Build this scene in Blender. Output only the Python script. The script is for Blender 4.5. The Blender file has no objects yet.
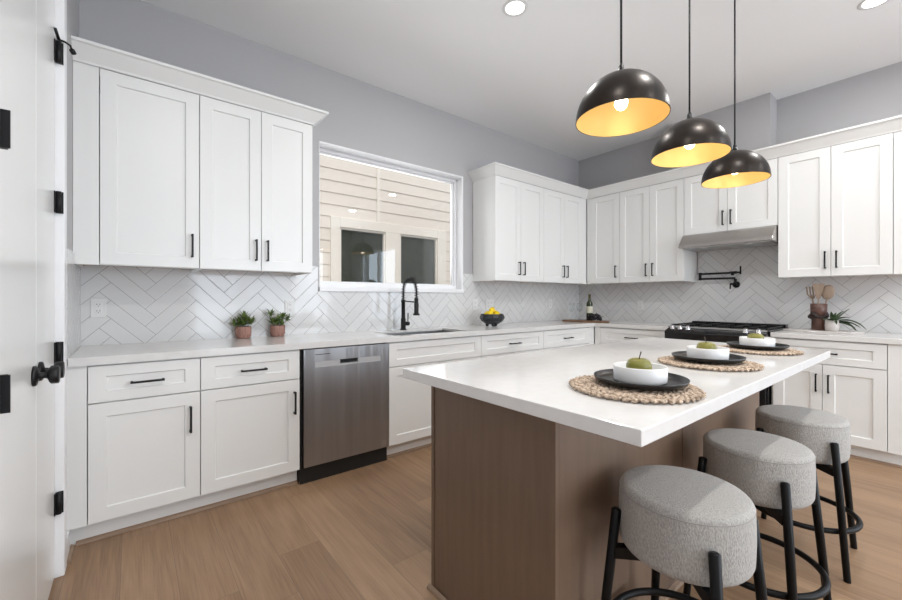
import bpy, bmesh, math, random
from mathutils import Vector, Matrix, Euler
PI = math.pi
random.seed(7)
scene = bpy.context.scene
COL = scene.collection

# ------------------------------------------------------------ camera, world, exposure, big lights
CX, CY, CZ, TH = -4.795, -3.2138, 1.1942, 0.8971
cam_d = bpy.data.cameras.new('camera')
cam = bpy.data.objects.new('camera', cam_d)
COL.objects.link(cam)
cam.location = (CX, CY, CZ)
cam.rotation_euler = (PI / 2, 0, TH - PI / 2)
cam_d.sensor_width = 36
cam_d.lens = 400.27 * 36 / 902
cam_d.shift_x = -1.08 / 902
cam_d.shift_y = -1.41 / 902
cam_d.clip_start = 0.02
scene.camera = cam

scene.view_settings.view_transform = 'Standard'
scene.view_settings.look = 'None'
scene.view_settings.gamma = 1
scene.view_settings.exposure = -0.5
scene.view_settings.use_curve_mapping = False

world = bpy.data.worlds.new('world')
scene.world = world
world.use_nodes = True
wn = world.node_tree
wn.nodes.clear()
wo = wn.nodes.new('ShaderNodeOutputWorld')
wb = wn.nodes.new('ShaderNodeBackground')
wb.inputs[0].default_value = (0.80, 0.88, 1.0, 1)
wb.inputs[1].default_value = 2.2
wn.links.new(wb.outputs[0], wo.inputs[0])


def area(name, loc, rot, sx, sy, power, color):
    l = bpy.data.lights.new(name, 'AREA')
    l.shape = 'RECTANGLE'
    l.size, l.size_y, l.energy, l.color = sx, sy, power, color
    o = bpy.data.objects.new(name, l)
    COL.objects.link(o)
    o.location, o.rotation_euler = loc, rot
    return o


# daylight coming in through the glazed openings of the room behind the camera
area('daylight_front', (-2.25, -7.25, 1.35), (PI / 2, 0, 0), 3.0, 2.3, 175, (0.84, 0.92, 1.0))
area('daylight_right', (0.25, -5.6, 1.35), (PI / 2, 0, PI / 2), 1.8, 2.1, 105, (0.72, 0.86, 1.0))
area('daylight_sky_window', (-2.86, 0.25, 1.9), (-PI / 2 - 0.15, 0, 0), 1.35, 1.0, 22, (0.93, 0.96, 1.0))

sun_d = bpy.data.lights.new('sun', 'SUN')
sun_d.energy, sun_d.angle, sun_d.color = 2.9, math.radians(25), (1.0, 0.97, 0.92)
sun = bpy.data.objects.new('sun', sun_d)
COL.objects.link(sun)
sun.rotation_euler = (math.radians(33), 0, math.radians(-12))

CANS = [(-2.85, -1.434), (-1.107, -2.905), (-2.85, -2.905), (-4.5, -2.905),
        (-1.107, -4.6), (-2.85, -4.6), (-4.5, -4.6), (-2.85, -6.1)]
CAN_POWER = 17


# ------------------------------------------------------------ material helpers
def mat(name, color, rough=0.5, metal=0.0, spec=0.5, **kw):
    m = bpy.data.materials.new(name)
    m.use_nodes = True
    b = m.node_tree.nodes['Principled BSDF']
    b.inputs['Base Color'].default_value = (*color, 1)
    b.inputs['Roughness'].default_value = rough
    b.inputs['Metallic'].default_value = metal
    b.inputs['Specular IOR Level'].default_value = spec
    for k, v in kw.items():
        b.inputs[k.replace('_', ' ')].default_value = v
    return m


def N(m, t, **kw):
    n = m.node_tree.nodes.new(t)
    for k, v in kw.items():
        setattr(n, k, v)
    return n


def L(m, a, b):
    m.node_tree.links.new(a, b)


def math_n(m, op, a, b=None, c=None):
    n = N(m, 'ShaderNodeMath', operation=op)
    for i, v in enumerate((a, b, c)):
        if v is None:
            continue
        if isinstance(v, (int, float)):
            n.inputs[i].default_value = v
        else:
            L(m, v, n.inputs[i])
    return n.outputs[0]


def obj_coords(m, scale=(1, 1, 1)):
    tc = N(m, 'ShaderNodeTexCoord')
    mp = N(m, 'ShaderNodeMapping')
    mp.inputs['Scale'].default_value = scale
    L(m, tc.outputs['Object'], mp.inputs[0])
    return mp.outputs[0]


def noisy(m, scale, c1, c2, coord_scale=(1, 1, 1), bump=0.0, detail=4, lo=0.35, hi=0.65, dist=0.002):
    b = m.node_tree.nodes['Principled BSDF']
    n = N(m, 'ShaderNodeTexNoise')
    n.inputs['Scale'].default_value = scale
    n.inputs['Detail'].default_value = detail
    L(m, obj_coords(m, coord_scale), n.inputs['Vector'])
    if c1:
        r = N(m, 'ShaderNodeValToRGB')
        r.color_ramp.elements[0].position = lo
        r.color_ramp.elements[1].position = hi
        r.color_ramp.elements[0].color = (*c1, 1)
        r.color_ramp.elements[1].color = (*c2, 1)
        L(m, n.outputs[0], r.inputs[0])
        L(m, r.outputs[0], b.inputs['Base Color'])
    if bump:
        bp = N(m, 'ShaderNodeBump')
        bp.inputs['Strength'].default_value = bump
        bp.inputs['Distance'].default_value = dist
        L(m, n.outputs[0], bp.inputs['Height'])
        L(m, bp.outputs[0], b.inputs['Normal'])
    return m


M = {}
M['wall'] = noisy(mat('wall_paint', (0.46, 0.453, 0.46), 0.6), 180, None, None, bump=0.08)
M['ceiling'] = noisy(mat('ceiling_paint', (0.90, 0.90, 0.90), 0.75), 160, None, None, bump=0.08)
M['cab'] = mat('white_cabinet_lacquer', (0.80, 0.80, 0.785), 0.32)
M['door'] = mat('white_gloss_door_paint', (0.80, 0.80, 0.79), 0.22)
M['trim'] = mat('white_trim_paint', (0.84, 0.84, 0.85), 0.3)
M['black'] = mat('matte_black_metal', (0.009, 0.009, 0.010), 0.42, spec=0.3)
M['blackw'] = mat('black_stained_wood', (0.005, 0.005, 0.005), 0.42, spec=0.2)
M['blackgloss'] = mat('black_enamel', (0.010, 0.010, 0.011), 0.16)
M['darkvoid'] = mat('black_plastic', (0.01, 0.01, 0.01), 0.55)
M['quartz'] = noisy(mat('white_quartz', (0.8, 0.79, 0.77), 0.13), 25, (0.71, 0.70, 0.685), (0.735, 0.728, 0.715), detail=6)
M['chrome'] = mat('chrome', (0.75, 0.75, 0.77), 0.12, 1.0)
M['rawwood'] = mat('cabinet_underside_birch', (0.42, 0.24, 0.14), 0.6)
M['outlet'] = mat('white_plastic', (0.74, 0.74, 0.73), 0.3)
M['slot'] = mat('outlet_slot_dark', (0.03, 0.03, 0.03), 0.5)

# brushed steel
m = mat('brushed_stainless_steel', (0.42, 0.42, 0.43), 0.30, 1.0)
b = m.node_tree.nodes['Principled BSDF']
b.inputs['Anisotropic'].default_value = 0.8
b.inputs['Anisotropic Rotation'].default_value = 0.25
tg = N(m, 'ShaderNodeTangent', direction_type='RADIAL', axis='Z')
L(m, tg.outputs[0], b.inputs['Tangent'])
noisy(m, 2.6, None, None, coord_scale=(3.6, 1, .15), bump=1.0, dist=0.03, detail=1.5)
M['steel'] = m
M['hoodsteel'] = mat('hood_brushed_steel', (0.50, 0.475, 0.455), 0.26, 1.0)
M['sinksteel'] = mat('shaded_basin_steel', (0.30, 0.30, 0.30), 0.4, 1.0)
M['steelmatte'] = mat('satin_steel', (0.55, 0.55, 0.55), 0.35, 1.0)


# oak floor planks, running along Y
def make_floor():
    m = mat('oak_planks', (0.4, 0.27, 0.18), 0.42)
    b = m.node_tree.nodes['Principled BSDF']
    tc = N(m, 'ShaderNodeTexCoord')
    sp = N(m, 'ShaderNodeSeparateXYZ')
    L(m, tc.outputs['Object'], sp.inputs[0])
    W, LEN = 0.19, 1.7
    px = math_n(m, 'DIVIDE', math_n(m, 'ADD', sp.outputs[0], 4.455), W)
    ix = math_n(m, 'FLOOR', px)
    fx = math_n(m, 'FRACT', px)
    wn1 = N(m, 'ShaderNodeTexWhiteNoise', noise_dimensions='1D')
    L(m, ix, wn1.inputs['W'])
    py = math_n(m, 'ADD', math_n(m, 'DIVIDE', sp.outputs[1], LEN), math_n(m, 'MULTIPLY', wn1.outputs[0], 5.0))
    iy = math_n(m, 'FLOOR', py)
    fy = math_n(m, 'FRACT', py)
    cmb = N(m, 'ShaderNodeCombineXYZ')
    L(m, ix, cmb.inputs[0]); L(m, iy, cmb.inputs[1])
    wn2 = N(m, 'ShaderNodeTexWhiteNoise', noise_dimensions='3D')
    L(m, cmb.outputs[0], wn2.inputs['Vector'])
    ex = math_n(m, 'MULTIPLY', math_n(m, 'MINIMUM', fx, math_n(m, 'SUBTRACT', 1.0, fx)), W)
    ey = math_n(m, 'MULTIPLY', math_n(m, 'MINIMUM', fy, math_n(m, 'SUBTRACT', 1.0, fy)), LEN)
    edge = math_n(m, 'MINIMUM', ex, ey)
    gap = math_n(m, 'LESS_THAN', edge, 0.0011)
    # grain
    vv = N(m, 'ShaderNodeVectorMath', operation='MULTIPLY')
    L(m, tc.outputs['Object'], vv.inputs[0]); vv.inputs[1].default_value = (11, 0.8, 1)
    va = N(m, 'ShaderNodeVectorMath', operation='MULTIPLY_ADD')
    L(m, wn2.outputs['Color'], va.inputs[0]); va.inputs[1].default_value = (20, 20, 20)
    L(m, vv.outputs[0], va.inputs[2])
    n1 = N(m, 'ShaderNodeTexNoise'); n1.inputs['Scale'].default_value = 1.6; n1.inputs['Detail'].default_value = 5
    n1.inputs['Distortion'].default_value = 1.2
    L(m, va.outputs[0], n1.inputs['Vector'])
    vv2 = N(m, 'ShaderNodeVectorMath', operation='MULTIPLY')
    L(m, va.outputs[0], vv2.inputs[0]); vv2.inputs[1].default_value = (9, 3, 1)
    n2 = N(m, 'ShaderNodeTexNoise'); n2.inputs['Scale'].default_value = 2; n2.inputs['Detail'].default_value = 3
    L(m, vv2.outputs[0], n2.inputs['Vector'])
    t = math_n(m, 'ADD', math_n(m, 'MULTIPLY', n1.outputs[0], 0.5), math_n(m, 'MULTIPLY', n2.outputs[0], 0.4))
    t = math_n(m, 'ADD', t, math_n(m, 'MULTIPLY', wn2.outputs[0], 0.20))
    r = N(m, 'ShaderNodeValToRGB')
    e = r.color_ramp.elements
    e[0].position = 0.25; e[0].color = (0.19, 0.108, 0.058, 1)
    e[1].position = 0.85; e[1].color = (0.45, 0.290, 0.172, 1)
    L(m, t, r.inputs[0])
    mx = N(m, 'ShaderNodeMixRGB')
    mx.inputs[2].default_value = (0.17, 0.105, 0.07, 1)
    L(m, math_n(m, 'MULTIPLY', gap, 0.75), mx.inputs[0]); L(m, r.outputs[0], mx.inputs[1])
    L(m, mx.outputs[0], b.inputs['Base Color'])
    bp = N(m, 'ShaderNodeBump'); bp.inputs['Strength'].default_value = 0.12; bp.inputs['Distance'].default_value = 0.002
    L(m, math_n(m, 'SUBTRACT', n2.outputs[0], gap), bp.inputs['Height'])
    L(m, bp.outputs[0], b.inputs['Normal'])
    return m


M['floor'] = make_floor()


# herringbone glazed tile; U and V are the in-wall axes
def make_tile(name, axis, sign, u0, z0, W=0.0779):
    m = mat(name, (0.7, 0.7, 0.7), 0.1)
    b = m.node_tree.nodes['Principled BSDF']
    tc = N(m, 'ShaderNodeTexCoord')
    sp = N(m, 'ShaderNodeSeparateXYZ')
    L(m, tc.outputs['Object'], sp.inputs[0])
    u = math_n(m, 'SUBTRACT', math_n(m, 'MULTIPLY', sp.outputs[axis], float(sign)), u0)
    v = math_n(m, 'SUBTRACT', sp.outputs[2], z0)
    k = 1 / (math.sqrt(2) * W)
    p = math_n(m, 'MULTIPLY', math_n(m, 'ADD', u, v), k)
    q = math_n(m, 'MULTIPLY', math_n(m, 'SUBTRACT', v, u), k)
    i, j = math_n(m, 'FLOOR', p), math_n(m, 'FLOOR', q)
    fp, fq = math_n(m, 'FRACT', p), math_n(m, 'FRACT', q)
    mm = math_n(m, 'FLOORED_MODULO', math_n(m, 'SUBTRACT', i, j), 8.0)
    hor = math_n(m, 'LESS_THAN', mm, 3.5)
    al_h = math_n(m, 'ADD', mm, fp)
    al_v = math_n(m, 'ADD', math_n(m, 'SUBTRACT', 7.0, mm), fq)

    def mix(a, bb):   # hor ? a : bb
        return math_n(m, 'ADD', math_n(m, 'MULTIPLY', hor, a), math_n(m, 'MULTIPLY', math_n(m, 'SUBTRACT', 1.0, hor), bb))
    al = mix(al_h, al_v)
    ac = mix(fq, fp)
    d = math_n(m, 'MINIMUM', math_n(m, 'MINIMUM', al, math_n(m, 'SUBTRACT', 4.0, al)),
               math_n(m, 'MINIMUM', ac, math_n(m, 'SUBTRACT', 1.0, ac)))
    d = math_n(m, 'MULTIPLY', d, W)
    grout = math_n(m, 'LESS_THAN', d, 0.0013)
    # tile id
    idu = mix(math_n(m, 'SUBTRACT', i, mm), i)
    idv = mix(j, math_n(m, 'SUBTRACT', j, math_n(m, 'SUBTRACT', 7.0, mm)))
    cm = N(m, 'ShaderNodeCombineXYZ')
    L(m, idu, cm.inputs[0]); L(m, idv, cm.inputs[1]); L(m, hor, cm.inputs[2])
    wnn = N(m, 'ShaderNodeTexWhiteNoise', noise_dimensions='3D')
    L(m, cm.outputs[0], wnn.inputs['Vector'])
    r = N(m, 'ShaderNodeValToRGB')
    r.color_ramp.elements[0].color = (0.67, 0.67, 0.67, 1)
    r.color_ramp.elements[1].color = (0.705, 0.705, 0.70, 1)
    L(m, wnn.outputs[0], r.inputs[0])
    mx = N(m, 'ShaderNodeMixRGB')
    mx.inputs[2].default_value = (0.27, 0.265, 0.26, 1)
    L(m, grout, mx.inputs[0]); L(m, r.outputs[0], mx.inputs[1])
    L(m, mx.outputs[0], b.inputs['Base Color'])
    L(m, math_n(m, 'ADD', math_n(m, 'MULTIPLY', grout, 0.6), 0.09), b.inputs['Roughness'])
    # relief: pillowed edge + handmade waviness + tiny tilt per tile
    h = math_n(m, 'MINIMUM', math_n(m, 'DIVIDE', d, 0.004), 1.0)
    nz = N(m, 'ShaderNodeTexNoise'); nz.inputs['Scale'].default_value = 9
    L(m, tc.outputs['Object'], nz.inputs['Vector'])
    tilt = math_n(m, 'MULTIPLY', math_n(m, 'SUBTRACT', wnn.outputs[0], 0.5), math_n(m, 'MULTIPLY', ac, 0.25))
    hh = math_n(m, 'ADD', math_n(m, 'ADD', h, math_n(m, 'MULTIPLY', nz.outputs[0], 1.2)), tilt)
    bp = N(m, 'ShaderNodeBump'); bp.inputs['Strength'].default_value = 0.35; bp.inputs['Distance'].default_value = 0.0010
    L(m, hh, bp.inputs['Height'])
    L(m, bp.outputs[0], b.inputs['Normal'])
    return m


M['tile_w'] = make_tile('herringbone_tile_window_wall', 0, 1, -4.678, 1.072)
M['tile_r'] = make_tile('herringbone_tile_range_wall', 1, -1, 2.225, 1.035)
M['tile_l'] = make_tile('herringbone_tile_left_wall', 1, 1, 0.11, 1.02)


def wood(name, dark, light, sc=(14, 14, 1.2), rough=0.45, bump=0.05):
    m = mat(name, light, rough)
    return noisy(m, 3.0, dark, light, coord_scale=sc, detail=6, lo=0.3, hi=0.7, bump=bump)


M['island'] = wood('island_stained_veneer', (0.160, 0.103, 0.068), (0.186, 0.122, 0.082))
M['shoe'] = wood('oak_shoe_molding', (0.24, 0.16, 0.105), (0.32, 0.22, 0.15), sc=(2, 2, 20))
M['walnut'] = wood('walnut_board', (0.14, 0.075, 0.045), (0.26, 0.15, 0.09), sc=(20, 3, 20))
M['spoonwood'] = wood('beech_utensil_wood', (0.25, 0.18, 0.13), (0.38, 0.285, 0.215), sc=(12, 12, 2))

# stool cloth
m = mat('grey_boucle_fabric', (0.40, 0.385, 0.36), 0.9, spec=0.2)
m.node_tree.nodes['Principled BSDF'].inputs['Sheen Weight'].default_value = 0.25
noisy(m, 170, (0.31, 0.297, 0.277), (0.45, 0.435, 0.41), coord_scale=(1.6, 1.6, 0.7), bump=0.8, detail=5, dist=0.004)
M['fabric'] = m
M['piping'] = mat('grey_seam_thread', (0.30, 0.287, 0.268), 0.9)

m = mat('aged_bronze', (0.055, 0.042, 0.034), 0.34, 0.55)
noisy(m, 14, (0.010, 0.0075, 0.006), (0.026, 0.018, 0.013), bump=0.05)
M['bronze'] = m
M['gold'] = mat('gold_leaf_lining', (0.80, 0.58, 0.23), 0.42, 0.2)


def emis(name, col, s):
    m = mat(name, col, 0.5)
    b = m.node_tree.nodes['Principled BSDF']
    b.inputs['Emission Color'].default_value = (*col, 1)
    b.inputs['Emission Strength'].default_value = s
    return m


M['bulb'] = emis('warm_bulb', (1.0, 0.86, 0.65), 9)
M['led'] = emis('led_diffuser', (1.0, 0.98, 0.94), 6)
M['straw'] = noisy(mat('braided_seagrass', (0.55, 0.42, 0.3), 0.8), 120, (0.22, 0.15, 0.10), (0.66, 0.53, 0.41), bump=0.5)
M['plate'] = mat('black_stoneware', (0.010, 0.010, 0.011), 0.3)
M['bowl'] = mat('white_stoneware', (0.78, 0.78, 0.78), 0.35)
M['apple'] = noisy(mat('green_apple_skin', (0.4, 0.42, 0.05), 0.3), 9, (0.13, 0.135, 0.018), (0.27, 0.24, 0.045), detail=3)
M['stem'] = mat('apple_stem', (0.05, 0.035, 0.02), 0.7)
M['terracotta'] = noisy(mat('pink_terracotta', (0.5, 0.27, 0.22), 0.7), 40, (0.27, 0.135, 0.105), (0.42, 0.235, 0.19), coord_scale=(4, 4, .5))
M['soil'] = mat('potting_soil', (0.03, 0.02, 0.015), 0.95)
M['leaf'] = noisy(mat('glossy_green_leaf', (0.08, 0.16, 0.03), 0.45), 22, (0.04, 0.095, 0.02), (0.26, 0.34, 0.09))
M['leafdark'] = noisy(mat('dark_green_leaf', (0.04, 0.08, 0.03), 0.45), 20, (0.018, 0.04, 0.018), (0.075, 0.12, 0.05))
M['lemon'] = noisy(mat('lemon_peel', (0.85, 0.62, 0.01), 0.4), 70, (0.85, 0.55, 0.0), (0.95, 0.74, 0.01), bump=0.2)
M['bowlblack'] = mat('black_ceramic_bowl', (0.02, 0.022, 0.027), 0.3)
M['bottle'] = mat('dark_green_bottle_glass', (0.02, 0.03, 0.008), 0.08)
M['label'] = mat('cream_paper_label', (0.62, 0.60, 0.48), 0.6)
M['foil'] = mat('olive_foil', (0.10, 0.085, 0.03), 0.35, 0.5)
M['grape'] = mat('dark_grape_skin', (0.008, 0.006, 0.01), 0.25)
M['crock'] = noisy(mat('brown_glazed_crock', (0.08, 0.035, 0.025), 0.35), 20, (0.07, 0.032, 0.024), (0.125, 0.06, 0.045))
M['crockdark'] = noisy(mat('dark_woven_band', (0.04, 0.03, 0.028), 0.8), 90, (0.02, 0.014, 0.012), (0.07, 0.05, 0.045), bump=0.6)
M['whitepot'] = mat('white_ceramic_pot', (0.62, 0.57, 0.54), 0.4)
M['marble'] = noisy(mat('grey_marble_board', (0.7, 0.66, 0.62), 0.25), 12, (0.50, 0.46, 0.43), (0.75, 0.71, 0.68), detail=8)
M['siding'] = noisy(mat('cream_lap_siding', (0.66, 0.60, 0.51), 0.6), 50, (0.66, 0.585, 0.50), (0.71, 0.635, 0.55), coord_scale=(.3, 1, 4))
M['exttrim'] = mat('cream_exterior_trim', (0.74, 0.675, 0.59), 0.5)
M['extglass'] = mat('dark_window_glass', (0.035, 0.04, 0.03), 0.12, spec=0.4)
M['curtain'] = mat('shadowed_room_beyond_glass', (0.05, 0.055, 0.05), 0.8)
M['gravel'] = noisy(mat('side_yard_gravel', (0.3, 0.28, 0.25), 0.9), 60, (0.2, 0.19, 0.17), (0.4, 0.38, 0.34), bump=0.5)


def glass(name, col=(1, 1, 1), refl=0.08, rough=0.0):
    m = bpy.data.materials.new(name)
    m.use_nodes = True
    nt = m.node_tree
    nt.nodes.clear()
    o = nt.nodes.new('ShaderNodeOutputMaterial')
    mixn = nt.nodes.new('ShaderNodeMixShader')
    fr = nt.nodes.new('ShaderNodeFresnel'); fr.inputs[0].default_value = 1.4
    tr = nt.nodes.new('ShaderNodeBsdfTransparent'); tr.inputs[0].default_value = (*col, 1)
    gl = nt.nodes.new('ShaderNodeBsdfGlossy'); gl.inputs['Roughness'].default_value = rough
    nt.links.new(fr.outputs[0], mixn.inputs[0])
    nt.links.new(tr.outputs[0], mixn.inputs[1])
    nt.links.new(gl.outputs[0], mixn.inputs[2])
    nt.links.new(mixn.outputs[0], o.inputs[0])
    return m


M['pane'] = glass('clear_window_glass', (0.985, 0.985, 0.98))
M['wineglass'] = glass('thin_clear_glass', (0.97, 0.98, 0.98))
_nt = M['wineglass'].node_tree
_lw = _nt.nodes.new('ShaderNodeLayerWeight'); _lw.inputs[0].default_value = 0.25
_mm = _nt.nodes.new('ShaderNodeMath'); _mm.operation = 'MULTIPLY'; _mm.inputs[1].default_value = 0.45
_nt.links.new(_lw.outputs['Facing'], _mm.inputs[0])
_nt.links.new(_mm.outputs[0], _nt.nodes['Mix Shader'].inputs[0])


# ------------------------------------------------------------ geometry helpers
class MB:
    def __init__(s):
        s.bm = bmesh.new()

    def box(s, x0, x1, y0, y1, z0, z1, mi=0):
        vs = [s.bm.verts.new((x, y, z)) for x in (x0, x1) for y in (y0, y1) for z in (z0, z1)]
        for f in ((0, 1, 3, 2), (4, 6, 7, 5), (0, 4, 5, 1), (2, 3, 7, 6), (0, 2, 6, 4), (1, 5, 7, 3)):
            fc = s.bm.faces.new([vs[i] for i in f]); fc.material_index = mi
        return s

    def prism(s, pts, mi=0):
        """pts: list of (bottom, top) loops as 3D point lists"""
        a = [s.bm.verts.new(p) for p in pts[0]]
        c = [s.bm.verts.new(p) for p in pts[1]]
        n = len(a)
        fs = [s.bm.faces.new(a[::-1]), s.bm.faces.new(c)]
        for i in range(n):
            fs.append(s.bm.faces.new((a[i], a[(i + 1) % n], c[(i + 1) % n], c[i])))
        for f in fs:
            f.material_index = mi
        return s

    def lathe(s, prof, seg=32, c=(0, 0, 0), mi=0, fn=None):
        rings = []
        for r, z in prof:
            if r < 1e-6:
                rings.append([s.bm.verts.new((c[0], c[1], c[2] + z))])
            else:
                ring = []
                for k in range(seg):
                    a = 2 * PI * k / seg
                    rr = r * (fn(a, z) if fn else 1)
                    ring.append(s.bm.verts.new((c[0] + rr * math.cos(a), c[1] + rr * math.sin(a), c[2] + z)))
                rings.append(ring)
        for A, B in zip(rings[:-1], rings[1:]):
            for k in range(seg):
                k2 = (k + 1) % seg
                if len(A) == 1 and len(B) == 1:
                    continue
                if len(A) == 1:
                    f = s.bm.faces.new((A[0], B[k2], B[k]))
                elif len(B) == 1:
                    f = s.bm.faces.new((A[k], A[k2], B[0]))
                else:
                    f = s.bm.faces.new((A[k], A[k2], B[k2], B[k]))
                f.material_index = mi
                f.smooth = True
        return s

    def tube(s, pts, rad, seg=10, closed=False, mi=0):
        pts = [Vector(p) for p in pts]
        n = len(pts)
        rads = rad if isinstance(rad, (list, tuple)) else [rad] * n
        rings = []
        up = None
        for i, p in enumerate(pts):
            if closed:
                t = (pts[(i + 1) % n] - pts[i - 1]).normalized()
            else:
                t = (pts[min(i + 1, n - 1)] - pts[max(i - 1, 0)]).normalized()
            if up is None:
                up = Vector((0, 0, 1)) if abs(t.z) < 0.9 else Vector((1, 0, 0))
            a = t.cross(up)
            if a.length < 1e-5:
                a = t.orthogonal()
            a.normalize()
            b2 = a.cross(t).normalized()
            up = b2
            rings.append([s.bm.verts.new(p + rads[i] * (math.cos(2 * PI * k / seg) * a + math.sin(2 * PI * k / seg) * b2)) for k in range(seg)])
        rng = range(n) if closed else range(n - 1)
        for i in rng:
            A, B = rings[i], rings[(i + 1) % n]
            for k in range(seg):
                f = s.bm.faces.new((A[k], A[(k + 1) % seg], B[(k + 1) % seg], B[k]))
                f.smooth = True; f.material_index = mi
        if not closed:
            s.bm.faces.new(rings[0][::-1]).material_index = mi
            s.bm.faces.new(rings[-1]).material_index = mi
        return s

    def ball(s, c, r, seg=12, mi=0, rot=None, sc=(1, 1, 1)):
        mt = Matrix.Translation(c)
        if rot:
            mt = mt @ Euler(rot).to_matrix().to_4x4()
        mt = mt @ Matrix.Diagonal((sc[0] * r, sc[1] * r, sc[2] * r, 1))
        g = bmesh.ops.create_uvsphere(s.bm, u_segments=seg, v_segments=max(6, seg // 2), radius=1, matrix=mt)
        fs = {f for v in g['verts'] for f in v.link_faces}
        for f in fs:
            f.smooth = True; f.material_index = mi
        return s

    def leaf(s, base, direc, length, width, droop=0.3, segs=6, mi=0, curl=0.25):
        """curved pointed blade with a folded midrib"""
        d = Vector(direc).normalized()
        side = d.cross(Vector((0, 0, 1)))
        if side.length < 1e-3:
            side = Vector((1, 0, 0))
        side.normalize()
        p = Vector(base)
        rows = []
        for i in range(segs + 1):
            t = i / segs
            w = width * (math.sin(PI * min(1, 0.12 + 0.88 * t)) ** 0.8) * 0.5 if t < 1 else 0
            nrm = side.cross(d).normalized()
            rows.append((p.copy(), p + side * w + nrm * w * curl, p - side * w + nrm * w * curl))
            d = (d + Vector((0, 0, -droop / segs))).normalized()
            p = p + d * (length / segs)
        vr = [[s.bm.verts.new(q) for q in r] for r in rows]
        for A, B in zip(vr[:-1], vr[1:]):
            for f in ((A[0], A[1], B[1], B[0]), (A[2], A[0], B[0], B[2])):
                fc = s.bm.faces.new(f); fc.smooth = True; fc.material_index = mi
        return s

    def build(s, name, mats, parent=None, bevel=0.0, seg=2, solid=0.0, loc=None, autosmooth=False, recalc=True):
        if recalc:
            bmesh.ops.recalc_face_normals(s.bm, faces=s.bm.faces)
        me = bpy.data.meshes.new(name)
        s.bm.to_mesh(me)
        s.bm.free()
        for mm in (mats if isinstance(mats, (list, tuple)) else [mats]):
            me.materials.append(mm)
        o = bpy.data.objects.new(name, me)
        COL.objects.link(o)
        if loc:
            o.location = loc
        if parent:
            o.parent = parent
        if solid:
            md = o.modifiers.new('solid', 'SOLIDIFY'); md.thickness = solid; md.offset = 0
        if bevel:
            md = o.modifiers.new('bevel', 'BEVEL'); md.width = bevel; md.segments = seg
            md.limit_method = 'ANGLE'; md.angle_limit = math.radians(40)
        return o


def tag(o, label=None, cat=None, group=None, kind=None):
    if label: o['label'] = label
    if cat: o['category'] = cat
    if group: o['group'] = group
    if kind: o['kind'] = kind
    return o


def thing(name, loc, label, cat, group=None, rz=0):
    o = bpy.data.objects.new(name, None)
    o.empty_display_size = 0.1
    COL.objects.link(o)
    o.location = loc
    o.rotation_euler = (0, 0, rz)
    return tag(o, label, cat, group)


def copy_tree(o, parent=None):
    c = o.copy()
    COL.objects.link(c)
    if parent:
        c.parent = parent
    for ch in list(o.children):
        copy_tree(ch, c)
    return c


def struct(o, label=None):
    o['kind'] = 'structure'
    if label: o['label'] = label
    return o


# ------------------------------------------------------------ room shell
XL, ZC, YS = -5.04, 3.086, -7.1
WX0, WX1, WZ0, WZ1 = -3.611, -2.100, 1.276, 2.459

struct(MB().box(XL - .15, .15, YS - .15, .15, -0.1, 0).build('floor', M['floor']), 'light brown oak plank floor')
struct(MB().box(XL - .15, .15, YS - .15, .15, ZC, ZC + .1).build('ceiling', M['ceiling']), 'white painted flat ceiling')
w = MB()
w.box(XL - .15, WX0, 0, .15, 0, ZC); w.box(WX1, .15, 0, .15, 0, ZC)
w.box(WX0, WX1, 0, .15, 0, WZ0); w.box(WX0, WX1, 0, .15, WZ1, ZC)
struct(w.build('wall_back', M['wall']), 'grey painted wall with the kitchen window')
w = MB()
w.box(XL - .15, XL, YS, -1.81, 0, ZC); w.box(XL - .15, XL, -.815, 0, 0, ZC); w.box(XL - .15, XL, -1.81, -.815, 2.55, ZC)
w.box(XL - .15, XL - .12, -1.81, -.815, 0, 2.55)
struct(w.build('wall_left', M['wall']), 'pale left wall with the white double doors')
w = MB()
w.box(0, .15, -4.7, 0, 0, ZC); w.box(0, .15, YS, -6.5, 0, ZC)
w.box(0, .15, -6.5, -4.7, 0, .25); w.box(0, .15, -6.5, -4.7, 2.45, ZC)
struct(w.build('wall_right', M['wall']), 'grey painted wall behind the range and hood')
w = MB()
w.box(XL - .15, -3.8, YS - .15, YS, 0, ZC); w.box(-.65, .15, YS - .15, YS, 0, ZC)
w.box(-3.8, -.65, YS - .15, YS, 2.55, ZC); w.box(-3.8, -.65, YS - .15, YS, 0, .12)
struct(w.build('wall_front', M['wall']), 'wall behind the camera with a wide opening')
# boxed chase rising above the hood cabinets
struct(MB().box(-.224, 0, -2.165, -1.30, 2.44, ZC).build('wall_chase', M['wall']), 'boxed wall chase above the hood cabinet')

# frames of the openings behind the camera
f = MB()
for x in (-3.8, -2.77, -1.74, -.71):
    f.box(x, x + .06, YS - .1, YS - .04, .12, 2.55)
f.box(-3.8, -.65, YS - .1, YS - .04, .12, .18); f.box(-3.8, -.65, YS - .1, YS - .04, 2.49, 2.55)
struct(f.build('window_2', M['trim']), 'white frames of the wide window behind the camera')
f = MB()
for y in (-6.5, -5.63, -4.76):
    f.box(.04, .1, y, y + .06, .25, 2.45)
f.box(.04, .1, -6.5, -4.7, .25, .31); f.box(.04, .1, -6.5, -4.7, 2.39, 2.45)
struct(f.build('window_3', M['trim']), 'white frames of the tall window in the right wall')

# unseen overhead slab, added with a rear overhang to keep sun off the opening
struct(MB().box(XL - .4, .4, -10.5, .16, 3.19, 3.3).build('sun_block_slab', M['ceiling']), 'added flat slab over the room, overhung to block the sun, outside the view')

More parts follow.
